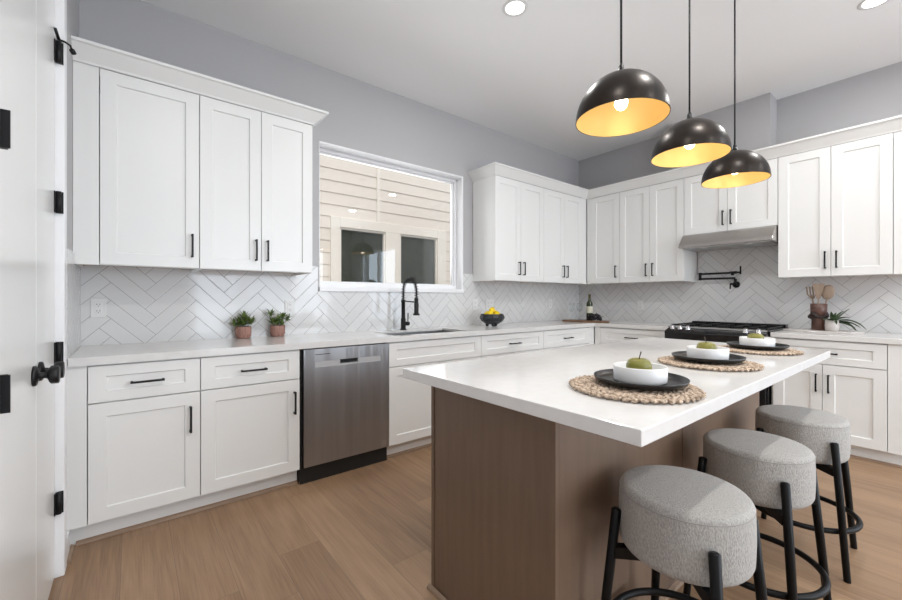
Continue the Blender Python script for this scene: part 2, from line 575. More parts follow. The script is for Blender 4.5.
# kitchen window
wroot = thing('window_1', (0, 0, 0), 'white framed kitchen window above the sink', None)
wroot['kind'] = 'structure'
f = MB()
D = .15
f.box(WX1, WX1 + .0, 0, 0, 0, 0) if False else None
t = .004
f.box(WX0, WX0 + t, -.004, D, WZ0, WZ1)
f.box(WX1 - t, WX1, -.004, D, WZ0, WZ1)
f.box(WX0 + t, WX1 - t, -.004, D, WZ1 - t, WZ1)
f.box(WX0 + t, WX1 - t, 0, D, WZ0, WZ0 + t)
f.build('window_jamb', M['trim'], wroot, bevel=.002)
f = MB()
w_ = .028
a0, a1, c0, c1 = WX0 + t, WX1 - t, WZ0 + t, WZ1 - t
for (x0, x1, z0, z1) in ((a0, a0 + w_, c0, c1), (a1 - w_, a1, c0, c1), (a0 + w_, a1 - w_, c0, c0 + .05), (a0 + w_, a1 - w_, c1 - w_, c1)):
    f.box(x0, x1, .085, .14, z0, z1)
e_ = .012
for (x0, x1, z0, z1) in ((a0 + w_, a0 + w_ + e_, c0 + .05, c1 - w_), (a1 - w_ - e_, a1 - w_, c0 + .05, c1 - w_), (a0 + w_, a1 - w_, c0 + .05, c0 + .062), (a0 + w_, a1 - w_, c1 - w_ - e_, c1 - w_)):
    f.box(x0, x1, .1, .135, z0, z1)
f.build('window_frame', M['trim'], wroot, bevel=.003)
MB().box(a0 + w_ + .002, a1 - w_ - .002, .115, .121, c0 + .05, c1 - w_).build('pane', M['pane'], wroot)
MB().box(WX0 - .003, WX1 + .012, -.022, .085, WZ0 - .022, WZ0 + .013).build('window_sill', M['trim'], wroot, bevel=.003)
# thin painted bead around the opening
f = MB()
f.box(WX0 - .003, WX0, -.003, 0, WZ0, WZ1 + .014); f.box(WX1, WX1 + .014, -.008, 0, WZ0, WZ1 + .014); f.box(WX0, WX1, -.008, 0, WZ1, WZ1 + .014)
f.build('window_bead', M['trim'], wroot, bevel=.002)

# tile backsplashes (8 mm thick)
TT = 1.455
f = MB()
f.box(XL + .008, WX0 - .013, -.008, 0, .914, TT)
f.box(WX0 - .013, WX1 + .013, -.008, 0, .914, WZ0 - .022)
f.box(WX1 + .013, -.008, -.008, 0, .914, TT)
struct(f.build('trim_1', M['tile_w']), 'pale glazed herringbone tile backsplash on the window wall')
f = MB()
f.box(-.008, 0, -1.49, -.008, .914, TT); f.box(-.008, 0, -2.24, -1.49, .88, 1.80); f.box(-.008, 0, -3.3, -2.24, .914, TT)
struct(f.build('trim_2', M['tile_r']), 'pale glazed herringbone tile backsplash on the range wall')
f = MB()
f.box(XL, XL + .008, -.643, -.0, .914, 1.372); f.box(XL, XL + .008, -.643, -.352, 1.372, 1.43)
struct(f.build('trim_3', M['tile_l']), 'narrow tile return on the left wall')

# ------------------------------------------------------------ left wall double doors
# casing
DX = -5.054          # face of the door leaves
f = MB()
f.box(DX - .04, -5.024, -.822, -.745, 0, 2.63); f.box(DX - .04, -5.0535, -1.809, -1.790, 0, 2.54); f.box(DX - .04, -5.024, -1.809, -.822, 2.54, 2.63)
struct(f.build('trim_4', M['trim'], bevel=.003), 'white casing around the double doors')


def hinge(parent, y, z, s):
    f = MB()
    f.tube([(-5.041, y - s * .010, z - .046), (-5.041, y - s * .010, z + .046)], .0095, 10)
    f.box(DX, DX + .004, min(y - s * .012, y - s * .03), max(y - s * .012, y - s * .03), z - .045, z + .045)
    f.box(-5.043, -5.027, min(y - s * .004, y), max(y - s * .004, y), z - .046, z + .046)
    f.box(-5.049, -5.033, y - s * .010 - .006, y - s * .010 + .006, z - .0465, z + .0465)
    return f.build('hinge', M['black'], parent)


def knob_part(parent, y, z):
    f = MB()
    prof = [(0, 0), (.034, 0), (.034, .006), (.03, .01), (.012, .014), (.010, .028), (.013, .036)]
    f.lathe(prof, 24)
    f.lathe([(.013, .034), (.026, .039), (.031, .043), (.031, .060), (.028, .063), (0, .063)], 8)
    bmesh.ops.transform(f.bm, matrix=Matrix.Translation((DX + .0005, y, z)) @ Matrix.Rotation(PI / 2, 4, 'Y'), verts=f.bm.verts)
    o = f.build('door_knob', M['black'], parent)
    return o


for idx, (y0, y1, hy, ky, s) in enumerate(((-1.245, -.825, -.822, -1.190, 1), (-1.788, -1.249, -1.785, -1.304, -1))):
    d = thing('door_%d' % (idx + 1), (0, 0, 0), ('right leaf' if idx == 0 else 'left leaf') + ' of the white double door on the left wall', None)
    d['kind'] = 'structure'
    MB().box(DX - .035, DX, y0, y1, .012, 2.537).build('door_slab', M['door'], d, bevel=.002)
    for z in (2.245, 1.605, .963, .322):
        hinge(d, hy, z, s)
    knob_part(d, ky, .936)
    if idx == 0:
        f = MB()
        f.tube([(-5.041, -.832, 2.30), (-5.022, -.825, 2.30), (-5.008, -.805, 2.30), (-5.002, -.79, 2.285)], .0042, 8)
        f.tube([(-5.004, -.795, 2.288), (-4.998, -.782, 2.279)], .010, 10)
        f.tube([(-5.041, -.832, 2.30), (-5.048, -.87, 2.325)], .006, 8)
        f.build('hinge_door_stop', M['black'], d)

struct(MB().box(XL, XL + .014, -.744, -.624, 0, .105).build('baseboard_left', M['trim'], bevel=.002), 'short white baseboard beside the double doors')
f = MB()
f.prism([[(XL + .014, -.744, 0), (XL + .030, -.744, 0), (XL + .026, -.744, .012), (XL + .014, -.744, .018)],
         [(XL + .014, -.577, 0), (XL + .030, -.577, 0), (XL + .026, -.577, .012), (XL + .014, -.577, .018)]])
struct(f.build('trim_5', M['shoe']), 'oak shoe molding by the left wall')

# ------------------------------------------------------------ cabinets
FD_U, FD_B = .345, .625        # door face depth, uppers and bases
TDOOR = .019


def shaker(x0, x1, z0, z1, yf, st=.068, rl=.066, th=TDOOR, rec=.009):
    b = MB().bm
    yb = yf + th
    def rect(xa, xb, za, zb, y):
        return [b.verts.new(p) for p in ((xa, y, za), (xb, y, za), (xb, y, zb), (xa, y, zb))]
    B = rect(x0, x1, z0, z1, yb)
    A = rect(x0, x1, z0, z1, yf)
    I = rect(x0 + st, x1 - st, z0 + rl, z1 - rl, yf)
    e = .003
    R = rect(x0 + st + e, x1 - st - e, z0 + rl + e, z1 - rl - e, yf + rec)
    b.faces.new(B[::-1]); b.faces.new(R)
    for P, Q in ((B, A), (A, I), (I, R)):
        for k in range(4):
            b.faces.new((P[k], P[(k + 1) % 4], Q[(k + 1) % 4], Q[k]))
    o = MB(); o.bm.free(); o.bm = b
    return o


def pull(parent, x, z, yf, vertical, ln=.14):
    f = MB()
    h = ln / 2
    r = .0052
    if vertical:
        f.box(x - r, x + r, yf - .034, yf - .024, z - h, z + h)
        for s in (-1, 1):
            f.box(x - r, x + r, yf - .026, yf, z + s * (h - .006) - r, z + s * (h - .006) + r)
    else:
        f.box(x - h, x + h, yf - .034, yf - .024, z - r, z + r)
        for s in (-1, 1):
            f.box(x + s * (h - .006) - r, x + s * (h - .006) + r, yf - .026, yf, z - r, z + r)
    return f.build('handle', M['black'], parent, bevel=.0012)


def door(parent, x0, x1, z0, z1, yf, hx=None, hz=None):
    d = shaker(x0, x1, z0, z1, yf).build('door', M['cab'], parent, bevel=.0012)
    if hx is not None:
        pull(d, hx, hz, yf, True)
    return d


def drawer(parent, x0, x1, z0, z1, yf, handle=True, hx=None):
    d = shaker(x0, x1, z0, z1, yf, rl=.052).build('drawer', M['cab'], parent, bevel=.0012)
    if handle:
        pull(d, (x0 + x1) / 2 if hx is None else hx, (z0 + z1) / 2 - .004, yf, False)
    return d


def cab_root(wall, s0, label, name='wall_cabinet', group=None):
    """local x runs to the viewer's right along the wall, local -y faces the room"""
    if wall == 'w':
        return thing(name, (s0, 0, 0), label, 'cabinet', group)
    return thing(name, (0, -s0, 0), label, 'cabinet', group, rz=-PI / 2)


ZB, ZT = 1.376, 2.441
G = .0016


def upper(wall, s0, s1, doors, label, z0=ZB, z1=ZT, face0=None, face1=None, hpos=1.512, filler=None, endpanel=True):
    """doors: list of (d0, d1, handle_s) in absolute run coordinates"""
    r = cab_root(wall, s0, label)
    w = s1 - s0
    body = MB()
    t_ = .017
    y1 = -.0085
    yb = -(FD_U - TDOOR - .002)
    body.box(0, t_, yb, y1, z0, z1); body.box(w - t_, w, yb, y1, z0, z1)
    body.box(t_, w - t_, yb, y1, z1 - t_, z1); body.box(t_, w - t_, y1 - .006, y1, z0 + .02, z1 - t_)
    body.box(t_, w - t_, yb, yb + .018, z0, z0 + .035)
    body.box(t_, w - t_, yb, yb + .018, z1 - .04, z1 - t_)
    if filler:
        body.box(filler[0] - s0, filler[1] - s0, -FD_U + .004, yb, z0, z1)
    body.build('body', M['cab'], r, bevel=.001)
    MB().box(t_, w - t_, yb + .018, y1 - .006, z0 + .016, z0 + .022).build('bottom_panel', M['rawwood'], r)
    for (d0, d1, hs) in doors:
        door(r, d0 - s0 + G, d1 - s0 - G, z0 + .004, z1 - .006, -FD_U, None if hs is None else hs - s0, hpos)
    return r


upper('w', -5.039, -4.476, [(-4.934, -4.476, -4.514)], 'white single-door wall cabinet against the left wall, nearest the double doors', filler=(-5.039, -4.936))
upper('w', -4.475, -3.785, [(-4.475, -4.126, -4.160), (-4.126, -3.785, -4.090)], 'white two-door wall cabinet immediately left of the window')
upper('w', -1.950, -1.186, [(-1.950, -1.5685, -1.605), (-1.5685, -1.186, -1.532)], 'white two-door wall cabinet just right of the window')
upper('w', -1.185, -.002, [(-1.185, -.806, -.843), (-.806, -.440, -.770)], 'white two-door wall cabinet on the window wall ending in the room corner', filler=(-.438, -.347))
upper('r', .347, .776, [(.405, .776, .735)], 'white single-door wall cabinet on the range wall beside the room corner', filler=(.347, .404))
upper('r', .777, 1.476, [(.777, 1.126, 1.092), (1.126, 1.476, 1.163)], 'white two-door wall cabinet immediately left of the range hood')
upper('r', 1.478, 2.246, [(1.478, 1.862, 1.829), (1.862, 2.246, 1.895)], 'short white two-door wall cabinet directly above the range hood', z0=1.842, hpos=1.971)
upper('r', 2.248, 3.02, [(2.248, 2.590, 2.556), (2.590, 2.932, 2.625)], 'white two-door wall cabinet to the right of the range hood', filler=(2.934, 3.02))


# crown moulding, swept profile
def crown(path, name, label):
    """path: list of (x, y, nx, ny) : face line point and outward miter direction"""
    prof = [(0.0, 0.0), (.006, 0.0), (.010, .010), (.060, .074), (.072, .080), (.072, .094), (0.0, .094)]
    f = MB()
    rings = []
    for (x, y, nx, ny) in path:
        rings.append([f.bm.verts.new((x + nx * o, y + ny * o, ZT - .002 + h)) for o, h in prof])
    n = len(prof)
    for A, B in zip(rings[:-1], rings[1:]):
        for k in range(n):
            f.bm.faces.new((A[k], A[(k + 1) % n], B[(k + 1) % n], B[k]))
    f.bm.faces.new(rings[0][::-1]); f.bm.faces.new(rings[-1])
    o = f.build(name, M['cab'])
    return tag(o, label, 'molding')


yf = -FD_U - .0005
crown([(XL + .001, yf, 0, -1), (-3.785, yf, 1.25, -1), (-3.785, -.0005, 1.25, 0)], 'crown_molding', 'white crown molding topping the cabinets left of the window')
crown([(-1.950, -.0005, -1, 0), (-1.950, yf, -1, -1), (yf, yf, -1, -1), (yf, -3.02, -1, 0)], 'crown_molding', 'long white crown molding wrapping the corner over the range wall cabinets')


def base_body(r, w, z1=.874, filler=None, toe=.557, cut=None):
    body = MB()
    yb = -(FD_B - TDOOR - .002)
    t_ = .017
    body.box(0, t_, yb, -.009, .105, z1); body.box(w - t_, w, yb, -.009, .105, z1)
    body.box(t_, w - t_, yb, -.009, .105, .122)
    body.box(t_, w - t_, -.015, -.009, .122, z1)
    body.box(t_, w - t_, yb, yb + .018, z1 - .03, z1)
    body.box(t_, w - t_, yb, yb + .018, .665, .70)
    if filler:
        body.box(filler[0], filler[1], -FD_B + .003, yb, .105, z1)
    body.build('body', M['cab'], r, bevel=.001)
    MB().box(0, w, -toe, -toe + .016, 0, .105).build('toe_kick', M['cab'], r)


def base(wall, s0, s1, drawers, doors, label, filler=None):
    r = cab_root(wall, s0, label, name='base_cabinet')
    base_body(r, s1 - s0, filler=None if not filler else (filler[0] - s0, filler[1] - s0))
    for d in drawers:
        drawer(r, d[0] - s0 + G, d[1] - s0 - G, .689, .866, -FD_B, handle=d[2])
    for d in doors:
        door(r, d[0] - s0 + G, d[1] - s0 - G, .108, .683, -FD_B, None if d[2] is None else d[2] - s0, .541)
    return r


base('w', -5.039, -4.503, [(-4.964, -4.503, True)], [(-4.964, -4.503, -4.549)], 'white base cabinet nearest the double doors, one drawer over one door', filler=(-5.039, -4.966))
base('w', -4.502, -3.962, [(-4.502, -3.965, True)], [(-4.502, -3.965, -4.0)], 'white base cabinet between the first base cabinet and the dishwasher')
base('w', -3.322, -2.402, [(-3.322, -2.402, False)], [(-3.322, -2.862, -2.90), (-2.862, -2.402, -2.824)], 'white sink base cabinet with blank drawer front, right of the dishwasher')
base('w', -2.401, -1.546, [(-2.401, -1.546, True)], [(-2.401, -1.973, -2.01), (-1.973, -1.546, -1.937)], 'white base cabinet with wide drawer immediately right of the sink cabinet')
base('w', -1.545, -.006, [(-1.545, -.735, True)], [(-1.545, -1.14, -1.178), (-1.14, -.735, -1.10)], 'white base cabinet with drawer on the window wall reaching the room corner', filler=(-.733, -.628))
base('r', .628, 1.452, [(.70, 1.44, True)], [(.70, 1.07, 1.03), (1.07, 1.44, 1.11)], 'white base cabinet with drawer between the room corner and the range', filler=(.628, .698))
base('r', 2.262, 3.02, [(2.275, 2.922, True)], [(2.275, 2.58, 2.546), (2.58, 2.922, 2.617)], 'white base cabinet right of the range, drawer over two doors', filler=(2.924, 3.02))

# shoe mouldings along the toe kicks
def shoe(name, pts, label):
    (xa, ya), (xb, yb2), (nx, ny) = pts
    pr_ = [(0, 0), (.016, 0), (.013, .011), (0, .018)]
    f = MB()
    f.prism([[(xa + nx * o, ya + ny * o, h) for o, h in pr_], [(xb + nx * o, yb2 + ny * o, h) for o, h in pr_]])
    return tag(f.build(name, M['shoe']), label, 'molding')


shoe('shoe_molding', ((XL + .031, -.558), (-3.963, -.558), (0, -1)), 'oak shoe molding under the two cabinets left of the dishwasher')
shoe('shoe_molding', ((-3.321, -.558), (-.56, -.558), (0, -1)), 'oak shoe molding under the sink cabinet run')
shoe('shoe_molding', ((-.558, -2.263), (-.558, -3.02), (-1, 0)), 'oak shoe molding under the cabinet right of the range')

# ------------------------------------------------------------ dishwasher
dw = thing('dishwasher', (-3.960, 0, 0), 'stainless steel dishwasher between white base cabinets', 'dishwasher')
f = MB(); f.box(.004, .636, -.585, -.05, .012, .872); f.box(.004, .016, -.60, -.585, .1, .872)
f.build('tub_housing', M['darkvoid'], dw)
f = MB()
X0, X1, Z0, Z1, Y = .018, .632, .112, .866, -.632
# door skin with a pocket opening
sx0, sx1, sz0, sz1 = .09, .57, .746, .784
px0, px1 = .262, .392
f.box(X0, X1, Y, -.588, Z0, sz0); f.box(X0, X1, Y, -.588, sz1, Z1)
f.box(X0, sx0, Y, -.588, sz0, sz1); f.box(sx1, X1, Y, -.588, sz0, sz1)
f.build('door', M['steel'], dw)
f = MB()
f.box(sx0, px0, -.627, -.588, sz0, sz1); f.box(px1, sx1, -.627, -.588, sz0, sz1)
f.box(px0, px1, -.627, -.588, sz0, sz0 + .010)
f.build('handle_strip', mat('pale_satin_strip', (0.62, 0.62, 0.62), 0.4, 0.7), dw)
MB().box(px0, px1, -.610, -.590, sz0 + .010, sz1).build('handle_pocket', M['darkvoid'], dw)
MB().box(px0, px1, -.634, -.626, sz1 - .006, sz1 + .001).build('handle_lip', M['darkvoid'], dw, bevel=.001)
MB().box(.09, .19, -.6335, -.6315, .828, .832).build('status_window', M['darkvoid'], dw)
f = MB()
for (a, b_, c, d) in ((0, .036, 0, .003), (0, .036, .033, .036), (0, .003, 0, .036), (.033, .036, 0, .036), (.008, .028, .009, .012), (.008, .028, .017, .020), (.008, .022, .025, .028)):
    f.box(.572 + a, .572 + b_, -.6335, -.6315, .128 + c, .128 + d)
f.build('badge', M['steelmatte'], dw)
MB().box(.006, .634, -.60, -.585, .0, .104).build('kick_plate', M['darkvoid'], dw)

# ------------------------------------------------------------ countertops
SX0, SX1, SY0, SY1 = -3.24, -2.49, -.575, -.178
ct = MB()
z0, z1 = .875, .914
yF, yB = -.643, -.009
ct.box(XL + .009, SX0 - .03, yF, yB, z0, z1); ct.box(SX1 + .03, -.643, yF, yB, z0, z1)
ct.box(SX0 - .03, SX1 + .03, yF, -.613, z0, z1)
for q_ in ((SX0 - .03, SX1 + .03, -.613, SY0), (SX0 - .03, SX1 + .03, SY1, yB), (SX0 - .03, SX0, SY0, SY1), (SX1, SX1 + .03, SY0, SY1)):
    ct.box(*q_, .895, z1)
ct.box(-.643, -.009, yF, yB, z0, z1); ct.box(-.643, -.009, -1.455, yF, z0, z1)
o = ct.build('countertop', M['quartz'])
bm_ = bmesh.new(); bm_.from_mesh(o.data); bmesh.ops.remove_doubles(bm_, verts=bm_.verts, dist=1e-5)
bm_.to_mesh(o.data); bm_.free()
tag(o, 'L-shaped white quartz countertop under the window, holding the sink', 'countertop')
tag(MB().box(-.643, -.009, -3.05, -2.262, z0, z1).build('countertop', M['quartz'], bevel=.002), 'short white quartz countertop right of the range', 'countertop')

# sink
sk = thing('kitchen_sink', (0, 0, 0), 'undermount stainless sink below the window', 'sink')
f = MB()
d_ = .66
f.box(SX0 - .006, SX0, SY0 - .006, SY1 + .006, d_, .8945); f.box(SX1, SX1 + .006, SY0 - .006, SY1 + .006, d_, .8945)
f.box(SX0, SX1, SY0 - .006, SY0, d_, .8945); f.box(SX0, SX1, SY1, SY1 + .006, d_, .8945)
f.box(SX0 - .006, SX1 + .006, SY0 - .006, SY1 + .006, d_ - .006, d_)
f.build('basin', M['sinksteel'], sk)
MB().lathe([(0, .001), (.03, .001), (.045, .004), (.045, 0)], 24, c=(-2.865, -.3, d_)).build('drain', M['chrome'], sk)

# faucet
fx, fy = -2.897, -.135
fc = thing('kitchen_faucet', (fx, fy, .914), 'tall matte black spring faucet behind the sink', 'faucet')
f = MB()
f.lathe([(0, 0), (.028, 0), (.028, .008), (.022, .012), (.022, .10), (.017, .108), (.017, .25), (.02, .252), (.02, .268), (0, .268)], 24)
f.build('body', M['black'], fc)
sp = []
R_ = .106
NA = 20
arc = [(0, 0, .268), (0, 0, .31)] + [(0, -R_ + R_ * math.cos(a), .35 + R_ * math.sin(a)) for a in [PI * i / NA for i in range(NA + 1)]] + [(0, -2 * R_, .31), (0, -2 * R_, .275)]
MB().tube(arc, .007, 8).build('hose', M['black'], fc)
# helical spring round the hose
P = [Vector(p) for p in arc]
seg_l = [0]
for a, b_ in zip(P[:-1], P[1:]):
    seg_l.append(seg_l[-1] + (b_ - a).length)
T = seg_l[-1]
coil = []
NC, TURNS = 520, 22
for i in range(NC + 1):
    s_ = T * i / NC
    k = max(j for j in range(len(seg_l)) if seg_l[j] <= s_ + 1e-9)
    k = min(k, len(P) - 2)
    q = P[k].lerp(P[k + 1], (s_ - seg_l[k]) / (seg_l[k + 1] - seg_l[k]))
    tn = (P[k + 1] - P[k]).normalized()
    a_ = Vector((1, 0, 0)); b2 = tn.cross(a_)
    ang = 2 * PI * TURNS * i / NC
    coil.append(q + .0155 * (math.cos(ang) * a_ + math.sin(ang) * b2))
MB().tube(coil, .0030, 6).build('spring', M['black'], fc)
f = MB()
f.lathe([(0, .137), (.029, .137), (.029, .147), (.019, .158), (.020, .24), (.014, .25), (.018, .262), (.018, .285), (0, .285)], 20, c=(0, -2 * R_, 0))
f.build('spray_head', M['black'], fc)
MB().tube([(0, 0, .258), (0, -2 * R_ + .012, .250)], .0055, 8).build('docking_arm', M['black'], fc)
f = MB()
f.tube([(.018, 0, .055), (.058, 0, .055)], .018, 14)
f.tube([(.048, 0, .060), (.048, -.004, .150)], .005, 8)
f.build('lever', M['black'], fc)

# ------------------------------------------------------------ island
IX0, IX1, IY0, IY1 = -3.947, -1.8465, -2.799, -1.833
tag(MB().box(IX0, IX1, IY0, IY1, .876, .914).build('island_countertop', M['quartz'], bevel=.0025), 'large white quartz slab on the brown kitchen island', 'countertop')
BX0, BX1, BY0, BY1 = -3.83, -1.872, -2.491, -1.873
isl = thing('kitchen_island', ((BX0 + BX1) / 2, (BY0 + BY1) / 2, 0), 'brown stained wood kitchen island base under the white slab', 'kitchen island')
cx_, cy_ = isl.location.x, isl.location.y
hx, hy = (BX1 - BX0) / 2, (BY1 - BY0) / 2
MB().box(-hx + .012, hx - .012, -hy + .012, hy - .012, 0, .875).build('body', M['island'], isl)
f = MB()
f.box(-hx, -hx + .0115, -hy + .026, hy - .018, 0, .875)
f.build('end_panel', M['island'], isl, bevel=.001)
f = MB()
f.box(-hx - .004, -hx + .0125, hy - .016, hy + .001, 0, .875)
f.build('corner_stile', M['island'], isl, bevel=.001)
f = MB()
f.box(-hx - .004, -hx + .0125, -hy - .001, -hy + .024, 0, .875)
f.build('corner_stile', M['island'], isl, bevel=.001)
for a, b_ in ((-hx + .014, -2.962 - cx_), (-2.958 - cx_, hx)):
    MB().box(a, b_, -hy, -hy + .0115, 0, .875).build('knee_panel', M['island'], isl, bevel=.001)
MB().box(hx - .0115, hx, -hy + .012, hy, 0, .875).build('end_panel', M['island'], isl)
for k in range(3):
    w3 = (2 * hx - .03) / 3
    shaker(-hx + .015 + k * w3 + .002, -hx + .015 + (k + 1) * w3 - .002, .11, .86, -.009).build('door', M['island'], isl, loc=(0, 0, 0)).matrix_local = Matrix.Translation((0, hy - .008, 0)) @ Matrix.Rotation(PI, 4, 'Z')
f = MB()
pr_ = [(0, 0), (.016, 0), (.013, .011), (0, .018)]
f.prism([[(-hx - .004 - o, hy + .012, h) for o, h in pr_], [(-hx - .004 - o, -hy - .012, h) for o, h in pr_]])
f.prism([[(-hx - .016, -hy - .001 - o, h) for o, h in pr_], [(hx, -hy - .001 - o, h) for o, h in pr_]])
f.build('shoe_molding', M['shoe'], isl)

# ------------------------------------------------------------ range
rg = thing('gas_range', (0, -1.460, 0), 'black slide-in range with chrome knobs under the hood', 'range', rz=-PI / 2)
W = .792
f = MB(); f.box(0, W, -.655, -.03, .05, .905)
f.build('body', M['blackgloss'], rg, bevel=.003)
MB().box(-.004, W + .004, -.66, -.012, .9145, .926).build('cooktop', M['blackgloss'], rg, bevel=.003)
MB().box(0, W, -.1, -.014, .926, .955).build('rear_vent', M['blackgloss'], rg, bevel=.004)
f = MB()   # control fascia, sloped
f.prism([[(0, -.656, .785), (0, -.745, .785), (0, -.752, .872), (0, -.735, .888), (0, -.656, .914)],
         [(W, -.656, .785), (W, -.745, .785), (W, -.752, .872), (W, -.735, .888), (W, -.656, .914)]])
f.build('control_panel', M['blackgloss'], rg, bevel=.003)
MB().box(.005, W - .005, -.664, -.650, .9145, .9285).build('front_trim', M['steelmatte'], rg)
for x in (.05, .12, .19, .645, .735):
    k_ = MB().lathe([(0, 0), (.022, 0), (.022, .008), (.017, .010), (.016, .034), (.013, .037), (0, .037)], 20)
    k_.box(-.003, .003, -.016, .016, .034, .042)
    o = k_.build('knob', M['chrome'], rg)
    o.location = (x, -.695, .902); o.rotation_euler = (math.radians(18), 0, 0)
MB().box(.01, W - .01, -.70, -.656, .20, .775).build('oven_door', M['blackgloss'], rg, bevel=.004)
f = MB(); f.tube([(.05, -.745, .735), (W - .05, -.745, .735)], .011, 12)
for x in (.09, W - .09):
    f.tube([(x, -.745, .735), (x, -.70, .735)], .008, 8)
f.build('oven_handle', M['steelmatte'], rg)
MB().box(.01, W - .01, -.69, -.656, .06, .19).build('storage_drawer', M['blackgloss'], rg, bevel=.004)
for gx in (.02, .277, .534):
    f = MB()
    r_ = .005
    x0, x1, y0, y1 = gx, gx + .238, -.62, -.12
    for (a, b_) in (((x0, y0), (x1, y0)), ((x0, y1), (x1, y1)), ((x0, y0), (x0, y1)), ((x1, y0), (x1, y1)), ((x0, (y0 + y1) / 2), (x1, (y0 + y1) / 2)), (((x0 + x1) / 2, y0), ((x0 + x1) / 2, y1))):
        f.box(min(a[0], b_[0]) - r_, max(a[0], b_[0]) + r_, min(a[1], b_[1]) - r_, max(a[1], b_[1]) + r_, .932, .943)
    for (x, y) in ((x0, y0), (x1, y0), (x0, y1), (x1, y1)):
        f.box(x - r_, x + r_, y - r_, y + r_, .926, .934)
    f.build('grate', M['black'], rg)
for (x, y) in ((.14, -.25), (.14, -.49), (.396, -.37), (.653, -.25), (.653, -.49)):
    MB().lathe([(0, 0), (.045, 0), (.045, .006), (.03, .009), (0, .009)], 20, c=(x, y, .926)).build('burner', M['black'], rg)

# ------------------------------------------------------------ range hood
hd = thing('range_hood', (0, -1.482, 0), 'stainless under-cabinet range hood above the range', 'range hood', rz=-PI / 2)
W = .760
f = MB()
pf = [(-.010, 1.840), (-.375, 1.840), (-.40, 1.826), (-.485, 1.735), (-.495, 1.715), (-.495, 1.700), (-.010, 1.700)]
f.prism([[(0, y, z) for y, z in pf], [(W, y, z) for y, z in pf]])
f.build('hood_shell', M['hoodsteel'], hd, bevel=.003)
MB().box(.03, W - .03, -.46, -.06, 1.694, 1.6998).build('filter_panel', M['steelmatte'], hd)
for x in (.2, .56):
    MB().lathe([(0, 0), (.03, 0), (.03, -.003), (0, -.003)], 20, c=(x, -.40, 1.694)).build('hood_lamp', M['outlet'], hd)

# ------------------------------------------------------------ pot filler
pf_ = thing('pot_filler', (-.008, -1.840, 1.337), 'folded matte black pot filler on the tile over the range', 'faucet', rz=-PI / 2)
f = MB()
def R90(fm, mtx):
    bmesh.ops.transform(fm.bm, matrix=mtx, verts=fm.bm.verts)
f.lathe([(0, 0), (.033, 0), (.033, .008), (.015, .012), (.015, .055), (0, .055)], 20)
R90(f, Matrix.Rotation(PI / 2, 4, 'X'))
f.build('wall_flange', M['black'], pf_)
f = MB(); f.tube([(.004, -.045, -.012), (.004, -.045, .058)], .014, 12); f.tube([(-.034, -.062, .012), (-.036, -.062, -.045)], .0065, 8); f.tube([(0, -.05, .004), (-.034, -.062, .006)], .010, 8)
f.build('valve', M['black'], pf_)
MB().tube([(.004, -.050, .064), (-.304, -.082, .064)], .0105, 10).build('lower_arm', M['black'], pf_)
MB().tube([(-.304, -.082, .050), (-.304, -.082, .130)], .0145, 12).build('elbow', M['black'], pf_)
MB().tube([(-.304, -.082, .116), (.0, -.100, .116)], .0105, 10).build('upper_arm', M['black'], pf_)
f = MB(); f.tube([(-.004, -.10, .090), (-.004, -.10, .126)], .014, 12); f.tube([(-.02, -.10, .117), (.035, -.105, .117)], .014, 10)
f.tube([(.064, -.105, .098), (.064, -.105, .178)], .0075, 8); f.tube([(.03, -.105, .117), (.064, -.105, .117)], .009, 8)
f.build('spout', M['black'], pf_)


# ------------------------------------------------------------ outlets
def outlet(wall, s, label, gang=1, z=1.128):
    w = .072 if gang == 1 else .118
    loc = (s, -.0085, z) if wall == 'w' else (-.0085, -s, z)
    r = thing('wall_outlet', loc, label, 'outlet', rz=0 if wall == 'w' else -PI / 2)
    MB().box(-w / 2, w / 2, -.006, 0, -.058, .058).build('cover_plate', M['outlet'], r, bevel=.002)
    for g in range(gang):
        gx = 0 if gang == 1 else (-.023 if g == 0 else .023)
        MB().box(gx - .0165, gx + .0165, -.0085, -.006, -.034, .034).build('receptacle', M['outlet'], r, bevel=.001)
        f = MB()
        for zz in (-.019, .019):
            f.box(gx - .008, gx - .0055, -.0092, -.0084, zz - .002, zz + .007); f.box(gx + .0055, gx + .008, -.0092, -.0084, zz - .002, zz + .007)
            f.box(gx - .002, gx + .002, -.0092, -.0084, zz - .010, zz - .006)
        f.build('slots', M['slot'], r)
    return r


outlet('w', -4.955, 'white outlet on the tile at the far left, above the first drawer', z=1.138)
outlet('w', -3.845, 'white outlet on the tile behind the right-hand succulent pot')
outlet('w', -1.925, 'white outlet left of the lemon bowl on the tile')
outlet('w', -1.705, 'white double outlet directly behind the lemon bowl', gang=2)
outlet('w', -.640, 'white outlet on the window wall tile near the room corner')
outlet('r', .862, 'white outlet on the range wall tile right of the wine bottle', z=1.115)


